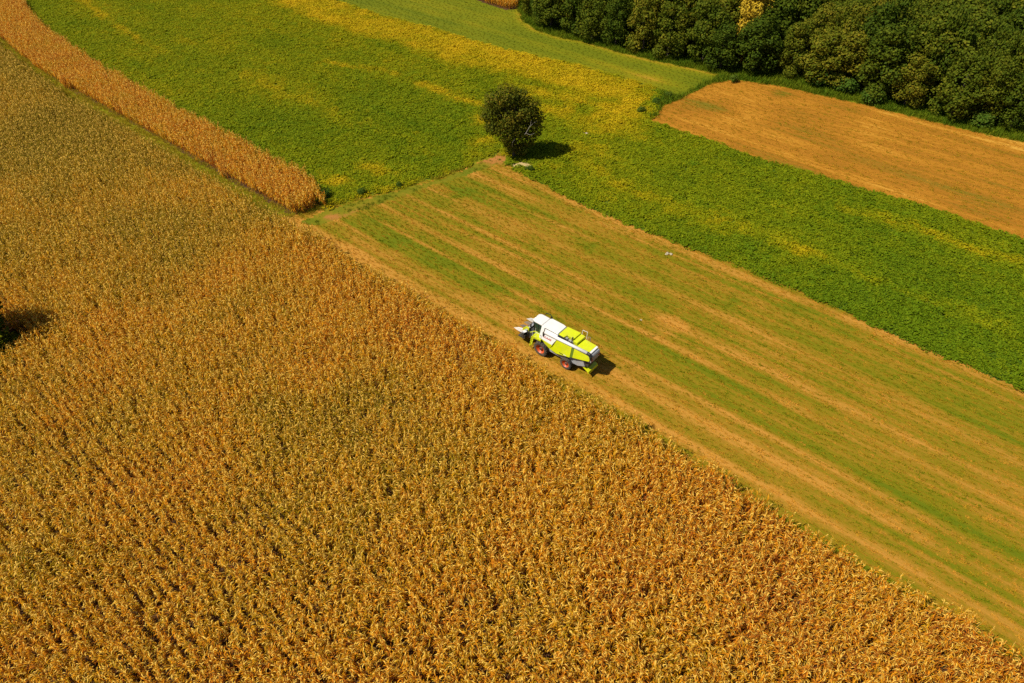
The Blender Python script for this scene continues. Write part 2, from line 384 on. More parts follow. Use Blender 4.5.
def ribbon(V, F, pts, wds, side):
    """a leaf blade: a strip of quads along pts"""
    b = len(V)
    for p, wd in zip(pts, wds):
        V.append(p - side * wd / 2); V.append(p + side * wd / 2)
    for i in range(len(pts) - 1):
        F.append((b + 2 * i, b + 2 * i + 1, b + 2 * i + 3, b + 2 * i + 2))
def maize_plant(seed):
    r = np.random.default_rng(100 + seed); V = []; F = []
    h = r.uniform(1.85, 2.15)
    top = np.array([r.normal(0, .06), r.normal(0, .06), h])
    for a in (0, math.pi / 2):
        s = np.array([math.cos(a), math.sin(a), 0])
        ribbon(V, F, [np.zeros(3), top * .5, top], [.035, .03, .018], s)
    az = r.uniform(0, 6.28)
    for i in range(15):
        f = .22 + .75 * i / 14; az += math.pi + r.normal(0, .5)
        d = np.array([math.cos(az), math.sin(az), 0]); sd = np.array([-d[1], d[0], 0])
        L = r.uniform(.28, .54) * (1 - .35 * abs(f - .6)); up = r.uniform(.15, .55); dr = r.uniform(.05, .7)
        p0 = top * f; z = np.array([0, 0, 1.])
        tw = sd + z * r.uniform(-.5, .5); tw /= np.linalg.norm(tw)
        ribbon(V, F, [p0, p0 + d * L * .38 + z * L * up, p0 + d * L * .72 + z * L * (up - .3 * dr), p0 + d * L * .9 + z * L * (up - dr - .3)], [.028, .054, .044, .010], tw)
    for i in range(5):
        a = r.uniform(0, 6.28); d = np.array([math.cos(a), math.sin(a), 0]) * r.uniform(.05, .16); sd = np.array([-math.sin(a), math.cos(a), 0])
        ribbon(V, F, [top, top + d + np.array([0, 0, r.uniform(.18, .32)])], [.03, .02], sd)
    for i in range(2):                                                    # the ears
        a = r.uniform(0, 6.28); d = np.array([math.cos(a), math.sin(a), 0]); p = top * r.uniform(.42, .55)
        ribbon(V, F, [p, p + d * .08 + np.array([0, 0, -.02]), p + d * .14 + np.array([0, 0, -.22])], [.04, .075, .03], np.array([-d[1], d[0], 0]))
    return np_mesh('maize_plant', V, F)
maize_protos = [(maize_plant(i), [MZ]) for i in range(10)]
def maize(name, poly, tintf, label, sp=.18, margin_back=0.0):
    P = np.array(poly); s0 = P @ np.array(RN); t0 = P @ np.array(RD)
    rows = np.arange(s0.min(), s0.max(), .75)
    S, T = np.meshgrid(rows, np.arange(t0.min(), t0.max(), sp), indexing='ij')
    S = S + rng.normal(0, .03, S.shape); T = T + rng.uniform(-.09, .09, T.shape)
    S = S.ravel(); T = T.ravel()
    X = S * RN.x + T * RD.x; Y = S * RN.y + T * RD.y
    kp = inside(poly, *warp(X, Y, .45)) & (np.abs(X) < 43 + Y * .58) & (rng.random(X.shape) > .05 + .12 * (fbm(X, Y, 5, 90) > .62))
    kp &= ((X - CLEAR[0]) / CLEAR[2]) ** 2 + ((Y - CLEAR[1]) / CLEAR[3]) ** 2 > 1
    X = X[kp]; Y = Y[kp]; n = len(X)
    rot = np.stack([rng.normal(0, .10, n), rng.normal(0, .10, n), rng.uniform(0, 6.28, n)], 1)
    scl = rng.normal(1, .08, n) * (.90 + .25 * fbm(X, Y, 9, 91))
    tt = np.clip(tintf(X, Y) + rng.normal(0, .13, n), 0, 1)
    return scatter(name, np.stack([X, Y, np.full(n, .008)], 1), rot, scl, rng.integers(0, 10, n), tt, maize_protos, label, 'maize crop')
def tint_main(X, Y):
    t = .54 + .75 * (fbm(X, Y, 14, 21) - .5) + .30 * (fbm(X, Y, 4, 22) - .5)
    t = t + .16 * np.clip((X + 20) / 40, -1, 1) - .36 * np.clip((Y - 62) / 32, 0, 1) - .22 * np.exp(-((across(X, Y)) / .8) ** 2)
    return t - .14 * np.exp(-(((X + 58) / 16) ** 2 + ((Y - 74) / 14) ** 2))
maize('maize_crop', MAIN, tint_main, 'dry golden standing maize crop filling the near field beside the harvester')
maize('maize_crop', STRIP, lambda X, Y: .66 + .9 * (fbm(X, Y, 2.5, 23) - .5), 'narrow curved strip of brown maize between the grass lane and the green soya', .17)
maize('maize_crop', FARCORN, lambda X, Y: .6 + 0 * X, 'small patch of tan maize at the far end of the mown meadow', .2)

def leaf_mound(seed, n, r0, h, ls, flat=.6):
    r = np.random.default_rng(seed); V = np.zeros((n * 4, 3)); F = np.arange(n * 4).reshape(n, 4)
    a = r.uniform(0, 6.28, n); q = r0 * np.sqrt(r.random(n)); top = h * (1 - .55 * (q / r0) ** 2)
    c = np.stack([q * np.cos(a), q * np.sin(a), top * r.uniform(.45, 1.0, n)], 1)
    nrm = r.normal(0, flat, (n, 3)); nrm[:, 2] = 1; nrm /= np.linalg.norm(nrm, axis=1)[:, None]
    t = np.cross(nrm, r.normal(0, 1, (n, 3))); t /= np.linalg.norm(t, axis=1)[:, None]; b = np.cross(nrm, t)
    s = ls * r.uniform(.6, 1.25, n)[:, None]
    V[0::4] = c - t * s * .6; V[1::4] = c - b * s * .42; V[2::4] = c + t * s * .6; V[3::4] = c + b * s * .42
    return np_mesh('soya_plant', V, F)
def jgrid(poly, sp, test=None):
    P = np.array(poly); X, Y = np.meshgrid(np.arange(P[:, 0].min(), P[:, 0].max(), sp), np.arange(P[:, 1].min(), P[:, 1].max(), sp), indexing='ij')
    X = (X + rng.uniform(-.5, .5, X.shape) * sp).ravel(); Y = (Y + rng.uniform(-.5, .5, Y.shape) * sp).ravel()
    kp = np.abs(X) < 43 + Y * .58
    X = X[kp]; Y = Y[kp]
    kp = test(X, Y) if test else inside(poly, X, Y)
    return X[kp], Y[kp]
def field(name, poly, sp, cls, protos, tintf, label, cat, s=(1, .15), z=.008, hf=None, rows=None, tv=.05):
    X, Y = jgrid(poly, sp, (lambda a, b: classify(a, b) == cls) if not callable(cls) else cls)
    n = len(X); rot = np.stack([rng.normal(0, .08, n), rng.normal(0, .08, n), rng.uniform(0, 6.28, n)], 1)
    scl = np.clip(rng.normal(s[0], s[1], n), .35, 2)
    if rows:
        sa = across(X, Y); q = np.round(sa / rows) * rows + rng.normal(0, .05 + .10 * vnoise(X / 6, Y / 6, 8), n) - sa; X = X + q * RN.x; Y = Y + q * RN.y
        rot[:, 2] = math.atan2(RD.y, RD.x) + rng.normal(0, .12, n)
    if hf is not None: scl = scl * hf(X, Y)
    return scatter(name, np.stack([X, Y, np.full(n, z)], 1), rot, scl, rng.integers(0, len(protos), n), np.clip(tintf(X, Y) + rng.normal(0, tv, n), 0, 1), protos, label, cat)
soy_protos = [(leaf_mound(200 + i, 74, .64, .34, .19, .38), [SOY]) for i in range(6)]
field('soya_crop', SOYA, .62, 2, soy_protos, yellow, 'low leafy green soya crop with yellow patches round the lone tree', 'soya crop', (1, .2), hf=lambda X, Y: .85 + .3 * fbm(X, Y, 3, 15))

def tuft(seed, n, r0, h, lay, ry=None):
    r = np.random.default_rng(seed); V = []; F = []
    for i in range(n):
        a = r.uniform(0, 6.28); p = np.array([r.uniform(-r0, r0), r.uniform(-(ry or r0), ry or r0), 0]); d = np.array([math.cos(a), math.sin(a), 0])
        L = h * r.uniform(.5, 1.2); ly = r.random() < lay; up = .15 if ly else r.uniform(.7, 1.0); out = 1.4 if ly else r.uniform(.1, .6)
        sd = np.array([-d[1], d[0], r.uniform(-.3, .3)])
        ribbon(V, F, [p, p + d * L * out * .5 + np.array([0, 0, L * up * .65]), p + d * L * out + np.array([0, 0, L * up])], [.03, .035, .012], sd)
    return np_mesh('tuft', V, F)
st_protos = [(tuft(300 + i, 26, .36, .20, .5, .10), [STRAW]) for i in range(6)]
field('stubble', STUB, .40, 6, st_protos, stubble, 'short cut straw stubble and green regrowth in stripes behind the harvester', 'stubble', (.62, .2), rows=.375, tv=.2)
field('hay_stubble', HAY, .6, 4, st_protos, lambda X, Y: .74 + .6 * (hay(X, Y) - .45), 'dry orange hay stubble below the dark wood', 'hay stubble', (.8, .25), rows=.45, tv=.15)
ver_poly = GG(hay_up) + GG(wood_edge[::-1])
gr_protos = [(tuft(400 + i, 46, .4, .5, .15), [GRASSM]) for i in range(5)]
pathset = GG([(u, v - 3) for u, v in strip_base]) + GG([(326, 208), (440, 176), (505, 153), (505, 170), (320, 230)]) + GG([(u, v + 16) for u, v in main_top[:9][::-1]])
lane_y = lambda X, Y: np.clip(.42 + .6 * (fbm(X, Y, 5, 95) - .5), 0, 1)
field('lane_grass', pathset, .55, lambda a, b: inside(pathset, a, b) & ((classify(a, b) == 0) | (seg_dist(GG(strip_base), a, b) < 1.0)), gr_protos, lambda X, Y: lane_y(X, Y) + .65, 'lime green grass lane along the edge of the maize', 'grass', (.7, .18))
field('track_grass', TRACK, .7, 5, gr_protos, lambda X, Y: lane_y(X, Y) + .05, 'rough grass growing along the dirt track', 'grass', (.5, .2), hf=lambda X, Y: np.clip(2.4 * fbm(X, Y, 2.2, 29) - .5, .2, 1.3))
wl = GG(wood_edge)
ditch = GG([(650, 120), (662, 106), (690, 93), (715, 81), (735, 79)])
field('verge_grass', GG([(510, -8), (1110, 60), (1110, 180), (640, 130), (510, 40)]), .55, lambda a, b: (classify(a, b) == 0) & ((seg_dist(wl, a, b) < 5.0) | (seg_dist(ditch, a, b) < 3.5)), gr_protos, lambda X, Y: .15 + .35 * (fbm(X, Y, 4, 96) - .4), 'lush green verge grass between the hay field and the wood', 'grass', (1.25, .3))
ce = [(CLEAR[0] - 6, CLEAR[1] - 4), (CLEAR[0] + 6, CLEAR[1] - 4), (CLEAR[0] + 6, CLEAR[1] + 4), (CLEAR[0] - 6, CLEAR[1] + 4)]
field('meadow_grass', MEADOW, .8, 3, gr_protos, lambda X, Y: mead(X, Y) + .22, 'short mown grass of the meadow below the wood', 'grass', (.32, .08))
field('clearing_grass', ce, .5, lambda a, b: ((a - CLEAR[0]) / CLEAR[2]) ** 2 + ((b - CLEAR[1]) / CLEAR[3]) ** 2 < 1, gr_protos, lambda X, Y: .3 + 0 * X, 'green grass in a shaded gap in the maize', 'grass', (.6, .15))

# ------------------------------------------------------------------ trees
TREE_DK = leafy('wood_leaf', [(0, (.028, .056, .004)), (.35, (.060, .092, .005)), (.65, (.115, .130, .007)), (1, (.22, .17, .011))], .35, .22, False, .4)
TREE_LONE = leafy('lone_tree_leaf', [(0, (.024, .045, .006)), (.4, (.046, .070, .005)), (.72, (.090, .098, .006)), (1, (.19, .135, .010))], .35, .2, False, .5)
TREE_YL = leafy('autumn_leaf', [(0, (.38, .26, .02)), (.5, (.62, .42, .03)), (1, (.74, .50, .05))], .35, .25, False, .35)
BUSH = leafy('bush_leaf', [(0, (.03, .075, .008)), (.5, (.065, .12, .010)), (1, (.13, .15, .012))], .35, .22, False, .4)
def leaf_cloud(seed, lobes, ls, per_m2, inner=.3):
    """crown of leaf sprays over uneven lobes (x, y, z, radius, squash)"""
    r = np.random.default_rng(seed); C = []; Nn = []
    for (x, y, z, rad, sq) in lobes:
        n = int(4 * math.pi * rad * rad * per_m2)
        d = r.normal(0, 1, (n, 3)); d /= np.linalg.norm(d, axis=1)[:, None]
        bum = .72 + .5 * fbm(d[:, 0] * 3 + seed + x, d[:, 1] * 3 + d[:, 2] * 2.3 + 11, 1.0, seed, 2)
        rr = rad * bum * np.where(r.random(n) < inner, r.uniform(.35, .9, n), r.uniform(.86, 1.06, n))
        C.append(d * rr[:, None] * np.array([1, 1, sq]) + np.array([x, y, z])); Nn.append(d)
    C = np.concatenate(C); Nn = np.concatenate(Nn); kp = C[:, 2] > .15; C = C[kp]; Nn = Nn[kp]; n = len(C)
    nr = Nn + r.normal(0, .55, (n, 3)) + np.array([0, 0, .35]); nr /= np.linalg.norm(nr, axis=1)[:, None]
    t = np.cross(nr, r.normal(0, 1, (n, 3))); t /= np.linalg.norm(t, axis=1)[:, None]; b = np.cross(nr, t)
    s = (ls * r.uniform(.55, 1.3, n))[:, None]
    V = np.zeros((n * 5, 3)); dp = nr * s * .18
    V[0::5] = C - t * s * .55 - dp; V[1::5] = C - b * s * .4; V[2::5] = C + t * s * .6 - dp; V[3::5] = C + b * s * .4; V[4::5] = C
    i = np.arange(n)[:, None] * 5
    F = np.concatenate([np.concatenate([i + 4, i + 0, i + 1], 1), np.concatenate([i + 4, i + 1, i + 2], 1), np.concatenate([i + 4, i + 2, i + 3], 1), np.concatenate([i + 4, i + 3, i + 0], 1)])
    return np_mesh('crown', V, F)
def tube(bm, pts, rads, seg=7, cap=True):
    rings = []
    for i, p in enumerate(pts):
        p = Vector(p); a = Vector(pts[max(0, i - 1)]); b = Vector(pts[min(len(pts) - 1, i + 1)])
        d = (b - a).normalized(); u = d.orthogonal().normalized(); v = d.cross(u)
        if i and True:
            pu = rings_u; u = (pu - d * pu.dot(d)).normalized(); v = d.cross(u)
        rings_u = u
        rings.append([bm.verts.new(p + (u * math.cos(2 * math.pi * q / seg) + v * math.sin(2 * math.pi * q / seg)) * rads[i]) for q in range(seg)])
    for a, b in zip(rings[:-1], rings[1:]):
        for q in range(seg): bm.faces.new((a[q], a[(q + 1) % seg], b[(q + 1) % seg], b[q]))
    if cap:
        bm.faces.new(rings[0][::-1]); bm.faces.new(rings[-1])
def bm_mesh(name, bm):
    bmesh.ops.recalc_face_normals(bm, faces=bm.faces)
    me = bpy.data.meshes.new(name); bm.to_mesh(me); bm.free(); return me
def trunk_mesh(seed, h, r0, lobes):
    r = random.Random(seed); bm = bmesh.new()
    mid = (r.uniform(-.2, .2), r.uniform(-.2, .2), h * .45)
    tube(bm, [(0, 0, -.1), (0, 0, .25), mid, (mid[0] * 1.6, mid[1] * 1.6, h * .8)], [r0 * 1.5, r0, r0 * .72, r0 * .25])
    for (x, y, z, rad, sq) in lobes:
        zb = max(h * .18, min(z - rad * .5, h * .6))
        tube(bm, [(mid[0] * zb / h, mid[1] * zb / h, zb), (x * .5, y * .5, (zb + z) / 2 + .2), (x * .95, y * .95, z + rad * .2)], [r0 * .45, r0 * .28, r0 * .08], 5)
    return bm_mesh('trunk', bm)

def forest_lobes(seed, h, w):
    r = random.Random(seed); L = []
    for lv, (zf, n, rf) in enumerate([(.22, 4, .62), (.45, 6, .72), (.68, 5, .58), (.86, 3, .34)]):
        for i in range(n):
            a = 2 * math.pi * (i + r.random() * .7) / n
            L.append((w * rf * math.cos(a), w * rf * math.sin(a), h * zf + r.uniform(-.07, .07) * h, w * r.uniform(.34, .52), r.uniform(.8, 1.1)))
    L.append((0, 0, h * .5, w * .72, 1.3)); return L
VAR = []
for i in range(8):
    L = forest_lobes(500 + i, 13.0, 4.0)
    VAR.append((leaf_cloud(520 + i, L, .42, 9), trunk_mesh(540 + i, 13.0, .28, L[4:14])))
def put_tree(name, var, x, y, s, sz, rz, label, cat, group, leaf):
    o = empty(name, (x, y, 0), rz); o.scale = (s, s, sz)
    cm = bpy.data.objects.new('crown', VAR[var][0]); tm = bpy.data.objects.new('trunk', VAR[var][1])
    for q, m in ((cm, leaf), (tm, BARK)):
        COL.objects.link(q); q.parent = o
        if not q.data.materials: q.data.materials.append(m)
        q.material_slots[0].link = 'OBJECT'; q.material_slots[0].material = m
    return tag(o, label, cat, group)
def vis(x, y, z):
    d = y * CT + (ALT - z) * ST; up = y * ST - (ALT - z) * CT
    return 512 + FOC * x / d, 341.5 - FOC * up / d
NTH = 'first second third fourth fifth sixth seventh eighth ninth tenth eleventh twelfth thirteenth fourteenth fifteenth sixteenth seventeenth eighteenth nineteenth twentieth twenty-first twenty-second twenty-third twenty-fourth twenty-fifth twenty-sixth'.split()
# stations along the wood edge
L = [Vector(p) for p in wl]; st = []; acc = 0; nxt = 1.0
for a, b in zip(L[:-1], L[1:]):
    ln = (b - a).length
    while nxt <= acc + ln:
        t = (nxt - acc) / ln; st.append((a.lerp(b, t), (b - a).normalized())); nxt += 5.6
    acc += ln
yc = G(733, 24, 9); yi = None
rr = random.Random(11); ntree = 0; best = None; plan = []
for row in range(9):
    for i, (p, d) in enumerate(st):
        nrm = Vector((-d.y, d.x)); nrm = nrm if nrm.y > 0 or (nrm.y > -.4 and nrm.x > 0) else -nrm
        q = p + nrm * (2.9 + 5.4 * row) + d * (rr.uniform(-1.3, 1.3) + (2.8 if row % 2 else 0)) + nrm * rr.uniform(-.9, .9)
        sc = rr.uniform(.7, 1.05) if row == 0 else rr.uniform(.75, 1.3); sz = rr.uniform(.65, 1.0) if row == 0 else rr.uniform(.8, 1.2)
        u, v = vis(q.x, q.y, 13 * sz); u0, v0 = vis(q.x, q.y, 0)
        if vis(q.x, q.y, 5)[1] < -8: continue
        if u < 500 or u > 1075: continue
        plan.append((row, i, q, sc, sz, u, v))
area = [tuple(Vector(p)) for p in wl] + [(130, 150), (110, 175), (2, 175)]
gx_, gy_ = np.meshgrid(np.arange(0, 110, 1.5), np.arange(100, 172, 1.5)); ok_ = inside(area, gx_, gy_)
for x, y in zip(gx_[ok_], gy_[ok_]):
    q = Vector((x + rr.uniform(-.5, .5), y + rr.uniform(-.5, .5))); sz = rr.uniform(.85, 1.1)
    if seg_dist(wl, np.array([q.x]), np.array([q.y]))[0] < 6.5 or min((q - p_[2]).length for p_ in plan) < 4.7: continue
    u, v = vis(q.x, q.y, 13 * sz)
    if vis(q.x, q.y, 5)[1] < -8 or u > 1075: continue
    i_ = min(range(len(st)), key=lambda k_: (st[k_][0] - q).length); dd = (st[i_][0] - q).length
    plan.append((99 + int(dd / 5), i_, q, rr.uniform(.85, 1.1), sz, u, v))
yi = min(range(len(plan)), key=lambda j: (plan[j][2] - Vector(yc)).length + (0 if plan[j][0] in (1, 2) else 30))
for j, (row, i, q, sc, sz, u, v) in enumerate(plan):
    size = 'tall' if sz > .95 else ('low' if sz < .8 else 'middling')
    if j == yi:
        put_tree('autumn_tree', j % 8, q.x, q.y, rr.uniform(.78, .82), 1.12, rr.uniform(0, 6.28), 'only yellow autumn tree, standing among the dark green trees of the wood', 'tree', None, TREE_YL); continue
    if row > 50:
        dst = row - 99
        lab = '%s dark green tree filling a gap %s metres behind the %s front edge tree' % (size, ['five', 'five', 'ten', 'fifteen', 'twenty', 'twenty-five', 'thirty', 'thirty-five', 'forty', 'forty-five', 'fifty', 'fifty-five'][min(dst, 11)], NTH[i])
        put_tree('broadleaf_tree', rr.randrange(8), q.x, q.y, sc, sz, rr.uniform(0, 6.28), lab, 'tree', 'trees of the dark green wood', TREE_DK); continue
    lab = '%s dark green tree, %s along the front edge of the wood from the meadow' % (size, NTH[i]) if row == 0 else '%s dark green tree in row %s of the wood, behind its %s edge tree' % (size, ['', 'two', 'three', 'four', 'five', 'six', 'seven', 'eight', 'nine'][row], NTH[i])
    put_tree('broadleaf_tree', rr.randrange(8), q.x, q.y, sc, sz, rr.uniform(0, 6.28), lab, 'tree', 'trees of the dark green wood', TREE_DK)
# bushes at the foot of the wood and in the field corners
BV = []
for i in range(3):
    r_ = random.Random(600 + i); Lb = [(r_.uniform(-.8, .8), r_.uniform(-.8, .8), r_.uniform(.6, 1.3), r_.uniform(.6, .95), .9) for _ in range(7)]
    stem = bmesh.new()
    for (x, y, z, rad, sq) in Lb: tube(stem, [(x * .1, y * .1, -.05), (x * .5, y * .5, z * .5), (x, y, z)], [.05, .035, .012], 5)
    BV.append((leaf_cloud(620 + i, Lb, .24, 22), bm_mesh('stem', stem)))
for kk, (u, v, s, lab) in enumerate([(822, 84, 2.2, 'broad light green bush in front of the wood, above the middle of the hay field'), (868, 103, 1.5, 'rounded bush on the verge at the narrowest grass above the hay field'), (845, 95, 1.7, 'low spreading bush on the verge beside the broad light green bush'),
        (327, 198, .75, 'small green bush at the tip of the brown maize strip'), (322, 204, .55, 'lowest weed bush by the tip of the brown maize strip'), (640, 112, .65, 'small dark bush where the yellow soya meets the hay field'), (655, 104, .6, 'dark bush on the ditch line between soya and hay field'), (668, 97, .55, 'upper dark bush on the ditch line beside the meadow corner'),
        (735, 82, .8, 'little green bush at the top corner of the hay field'), (530, 170, .5, 'low green weed bush beside the bare chalky soil'), (362, 194, .55, 'green weed bush on the soya edge above the dirt track'), (398, 187, .45, 'small weed bush halfway along the dirt track'), (985, 128, 1.6, 'dark bush at the foot of the wood near the end of the verge')]):
    x, y = G(u, v); b = empty('bush', (x, y, 0), kk * 1.3); b.scale = (s, s, s * .9)
    for nm, me_, m in (('foliage', BV[kk % 3][0], BUSH), ('stem', BV[kk % 3][1], BARK)):
        q = bpy.data.objects.new(nm, me_); COL.objects.link(q); q.parent = b
        if not me_.materials: me_.materials.append(m)
    tag(b, lab, 'bush', 'bushes along the field edges')

# the lone tree
tx, ty = G(514, 157)
lone = tag(empty('lone_tree', (tx, ty, 0)), 'lone dark olive tree with bare pale limbs standing at the end of the dirt track', 'tree')
LL = [(-2.6, .6, 8.3, 1.7, .9), (-1.0, .2, 9.3, 1.75, .9), (.8, .5, 8.9, 1.5, .9), (-3.5, -.2, 6.7, 1.4, .9), (-2.7, -1.0, 5.2, 1.45, .8), (-3.3, .4, 4.6, .9, .8), (2.4, .2, 7.6, 1.35, 1.0), (3.0, .2, 6.0, 1.3, 1.0), (1.3, -.9, 7.0, 1.2, .9), (2.9, -.2, 4.5, 1.2, 1.0),
      (-.4, -1.1, 6.2, 1.45, .9), (-1.0, -1.2, 4.0, 1.3, .9), (.7, -1.0, 4.6, 1.3, .9), (1.9, -.6, 3.2, 1.3, 1.0), (0, .8, 5.0, 2.0, 1.2), (-.5, -.8, 2.4, 1.1, .9), (.9, -.4, 1.6, 1.2, .9), (-.1, 1.6, 7.2, 1.8, 1.0), (1.7, 1.5, 5.8, 1.6, 1), (-1.8, 1.6, 6.0, 1.6, 1)]
link('crown', leaf_cloud(700, [(x * 1.07, y, z * 1.03, r_ * 1.02, q) for x, y, z, r_, q in LL], .27, 25, .42), TREE_LONE, lone)
link('trunk', trunk_mesh(701, 10, .26, LL), BARK, lone)
dbm = bmesh.new()
tube(dbm, [(.9, -1.3, 3.6), (1.7, -2.0, 4.8), (2.3, -2.0, 5.9), (2.5, -1.9, 6.8)], [.055, .045, .03, .012], 5)
tube(dbm, [(1.7, -2.0, 4.8), (2.4, -2.1, 4.6), (3.0, -1.9, 4.8)], [.035, .025, .01], 5)
tube(dbm, [(2.1, -2.0, 5.6), (2.8, -1.8, 6.3), (3.3, -1.5, 6.4)], [.03, .022, .01], 5)
tube(dbm, [(-.3, -1.9, 2.6), (-.2, -2.2, 3.5), (.1, -2.1, 4.0)], [.035, .025, .01], 5)
link('dead_branch', bm_mesh('dead_branch', dbm), DEADWOOD, lone)

# tree in the maize gap: stands just outside the picture, its shadow reaches in
o = put_tree('broadleaf_tree', 3, -56.2, 53.2, .80, .80, 1.0, 'broadleaf tree in a grassy gap in the near maize field, casting a dark shadow', 'tree', None, TREE_DK)

# stones
def stone(u, v, s, lab, seed):
    x, y = G(u, v); bm = bmesh.new(); bmesh.ops.create_icosphere(bm, subdivisions=2, radius=1)
    r_ = random.Random(seed)
    for vv in bm.verts:
        q = .75 + .5 * r_.random(); vv.co = Vector((vv.co.x * s * q, vv.co.y * s * .7 * q, max(-.2, vv.co.z) * s * .45 * q + s * .05))
    o = link('stone', bm_mesh('stone', bm), STONE); o.location = (x, y, .01); o.rotation_euler = (0, 0, seed)
    tag(o, lab, 'stone', 'pale stones in the fields')
stone(667, 254, .34, 'larger pale stone of the pair lying in the stubble', 1); stone(671, 254.4, .26, 'smaller pale stone touching its partner in the stubble', 2)
stone(586, 134, .5, 'pale stone half hidden in yellow soya past the tree shadow', 3); stone(519, 166, .35, 'pale lump on the bare chalky soil under the tree', 4)
stone(641, 320, .15, 'tiny pale stone alone in the middle of the stubble', 6)

#@@HARVESTER@@
# ------------------------------------------------------------------ combine harvester (x ahead, y to its left, z up)
LIME = plain('lime_paint', (.52, .57, .004), .38, wear=.10, coat=.3, dust=.25)
WHITE = plain('white_paint', (.64, .63, .60), .38, wear=.05, coat=.3, dust=.12)
GREY = plain('grey_paint', (.30, .31, .33), .5, wear=.15, dust=.3)
STEEL = plain('bare_steel', (.48, .47, .45), .45, .6, .2)
DARK = plain('dark_metal', (.03, .032, .03), .6, wear=.3, dust=.25)
RUBBER = plain('tyre_rubber', (.028, .026, .024), .85, wear=.3, dust=.45)
ORANGE = plain('orange_rim', (.46, .065, .012), .45, wear=.15)
RED = plain('red_lettering', (.36, .025, .02), .5)
BLACKP = plain('black_trim', (.015, .015, .015), .5)
GLASS = plain('tinted_glass', (.018, .045, .028), .06, wear=.3)
LAMP = plain('lamp_glass', (.75, .75, .7), .1)
TAIL = plain('red_lens', (.5, .02, .01), .2)
S = .865
fw = G(539.9, 349.8, .95 * S); rw = G(564.6, 365.0, .75 * S)
hd = (Vector(fw) - Vector(rw)).normalized(); hd = (hd * .8 + RD.normalized() * .2).normalized()
left = Vector((-hd.y, hd.x))
org = (Vector(fw) + Vector(rw)) / 2 - left * 1.55 * S + hd * 1.875 * S
harv = tag(empty('combine_harvester', (org.x, org.y, .012), math.atan2(hd.y, hd.x)), 'lime green and white combine harvester with orange wheels cutting along the maize edge', 'combine harvester')
harv.scale = (S, S, S)
def part(name, bm, mat, parent=harv, smooth=False, bev=0):
    if bev:
        bmesh.ops.recalc_face_normals(bm, faces=bm.faces)
        es = [e for e in bm.edges if len(e.link_faces) == 2 and e.calc_face_angle(0) > .5]
        bmesh.ops.bevel(bm, geom=es, offset=bev, segments=2, affect='EDGES', profile=.6)
    return link(name, bm_mesh(name, bm), mat, parent, smooth)
def box(bm, x0, x1, y0, y1, z0, z1):
    vs = [bm.verts.new((x, y, z)) for x in (x0, x1) for y in (y0, y1) for z in (z0, z1)]
    for f in ((0, 1, 3, 2), (4, 6, 7, 5), (0, 4, 5, 1), (2, 3, 7, 6), (0, 2, 6, 4), (1, 5, 7, 3)): bm.faces.new([vs[i] for i in f])
def BX(*a):
    bm = bmesh.new(); box(bm, *a); return bm
def half_w(x, z):
    h = 1.40 if z < 2.6 else 1.40 - .52 * (z - 2.6) / 1.55
    if x < -4.4: h *= 1 - .26 * min(1, (-4.4 - x) / 2.4)
    return h
def hull(prof, f=half_w, d=0.0, sides=(-1, 1)):
    """closed body from a side outline (x, z); its width follows f"""
    bm = bmesh.new()
    A = [bm.verts.new((x, sides[0] * (f(x, z) + d) if sides[0] in (-1, 1) else sides[0], z)) for x, z in prof]
    B = [bm.verts.new((x, sides[1] * (f(x, z) + d), z)) for x, z in prof]
    n = len(prof)
    for i in range(n): bm.faces.new((A[i], A[(i + 1) % n], B[(i + 1) % n], B[i]))
    fa = bm.faces.new(A[::-1]); fb = bm.faces.new(B)
    bmesh.ops.triangulate(bm, faces=[fa, fb])
    bmesh.ops.recalc_face_normals(bm, faces=bm.faces)
    return bm
def plate(top, z0, z1):
    bm = bmesh.new(); A = [bm.verts.new((x, y, z0)) for x, y in top]; B = [bm.verts.new((x, y, z1)) for x, y in top]; n = len(top)
    for i in range(n): bm.faces.new((A[i], A[(i + 1) % n], B[(i + 1) % n], B[i]))
    bm.faces.new(A[::-1]); bm.faces.new(B); return bm
part('chassis', hull([(1.0, 1.2), (1.0, 2.0), (-5.9, 2.3), (-6.2, 1.6), (-5.2, 1.15), (-2.6, .95), (-.9, .95)], lambda x, z: .98), GREY)
part('grain_tank', hull([(.36, 4.15), (.36, 2.68), (-.1, 2.62), (-1.62, 2.55), (-2.05, 3.45), (-2.05, 4.15)]), WHITE, bev=.05)
part('tank_cover', plate([(.30, .80), (-2.0, .74), (-2.0, -.80), (-1.6, -.9), (.1, -.9), (.30, -.7)], 4.152, 4.24), WHITE, bev=.03)
part('side_panel', hull([(-.15, 2.58), (-.55, 2.16), (-1.3, 1.78), (-2.3, 1.62), (-4.25, 2.15), (-4.25, 3.5), (-2.1, 3.43), (-1.66, 2.53)]), LIME, bev=.03)
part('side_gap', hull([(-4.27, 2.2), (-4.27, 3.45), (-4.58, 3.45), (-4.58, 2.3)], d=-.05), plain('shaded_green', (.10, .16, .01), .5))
part('side_panel', hull([(-4.6, 2.32), (-4.6, 3.52), (-6.0, 3.5), (-6.5, 3.3), (-6.75, 3.0), (-6.72, 2.72), (-6.0, 2.58)]), LIME, bev=.04)
part('engine_bay', BX(-4.0, -2.07, -1.05, .80, 3.3, 3.62), DARK)
part('engine_cover', plate([(-2.08, .72), (-2.85, .74), (-2.98, .22), (-3.92, .18), (-3.95, -1.15), (-2.08, -1.02)], 3.6, 4.14), LIME, bev=.06)
part('air_intake', BX(-2.86, -2.14, .70, .78, 3.64, 4.04), BLACKP)
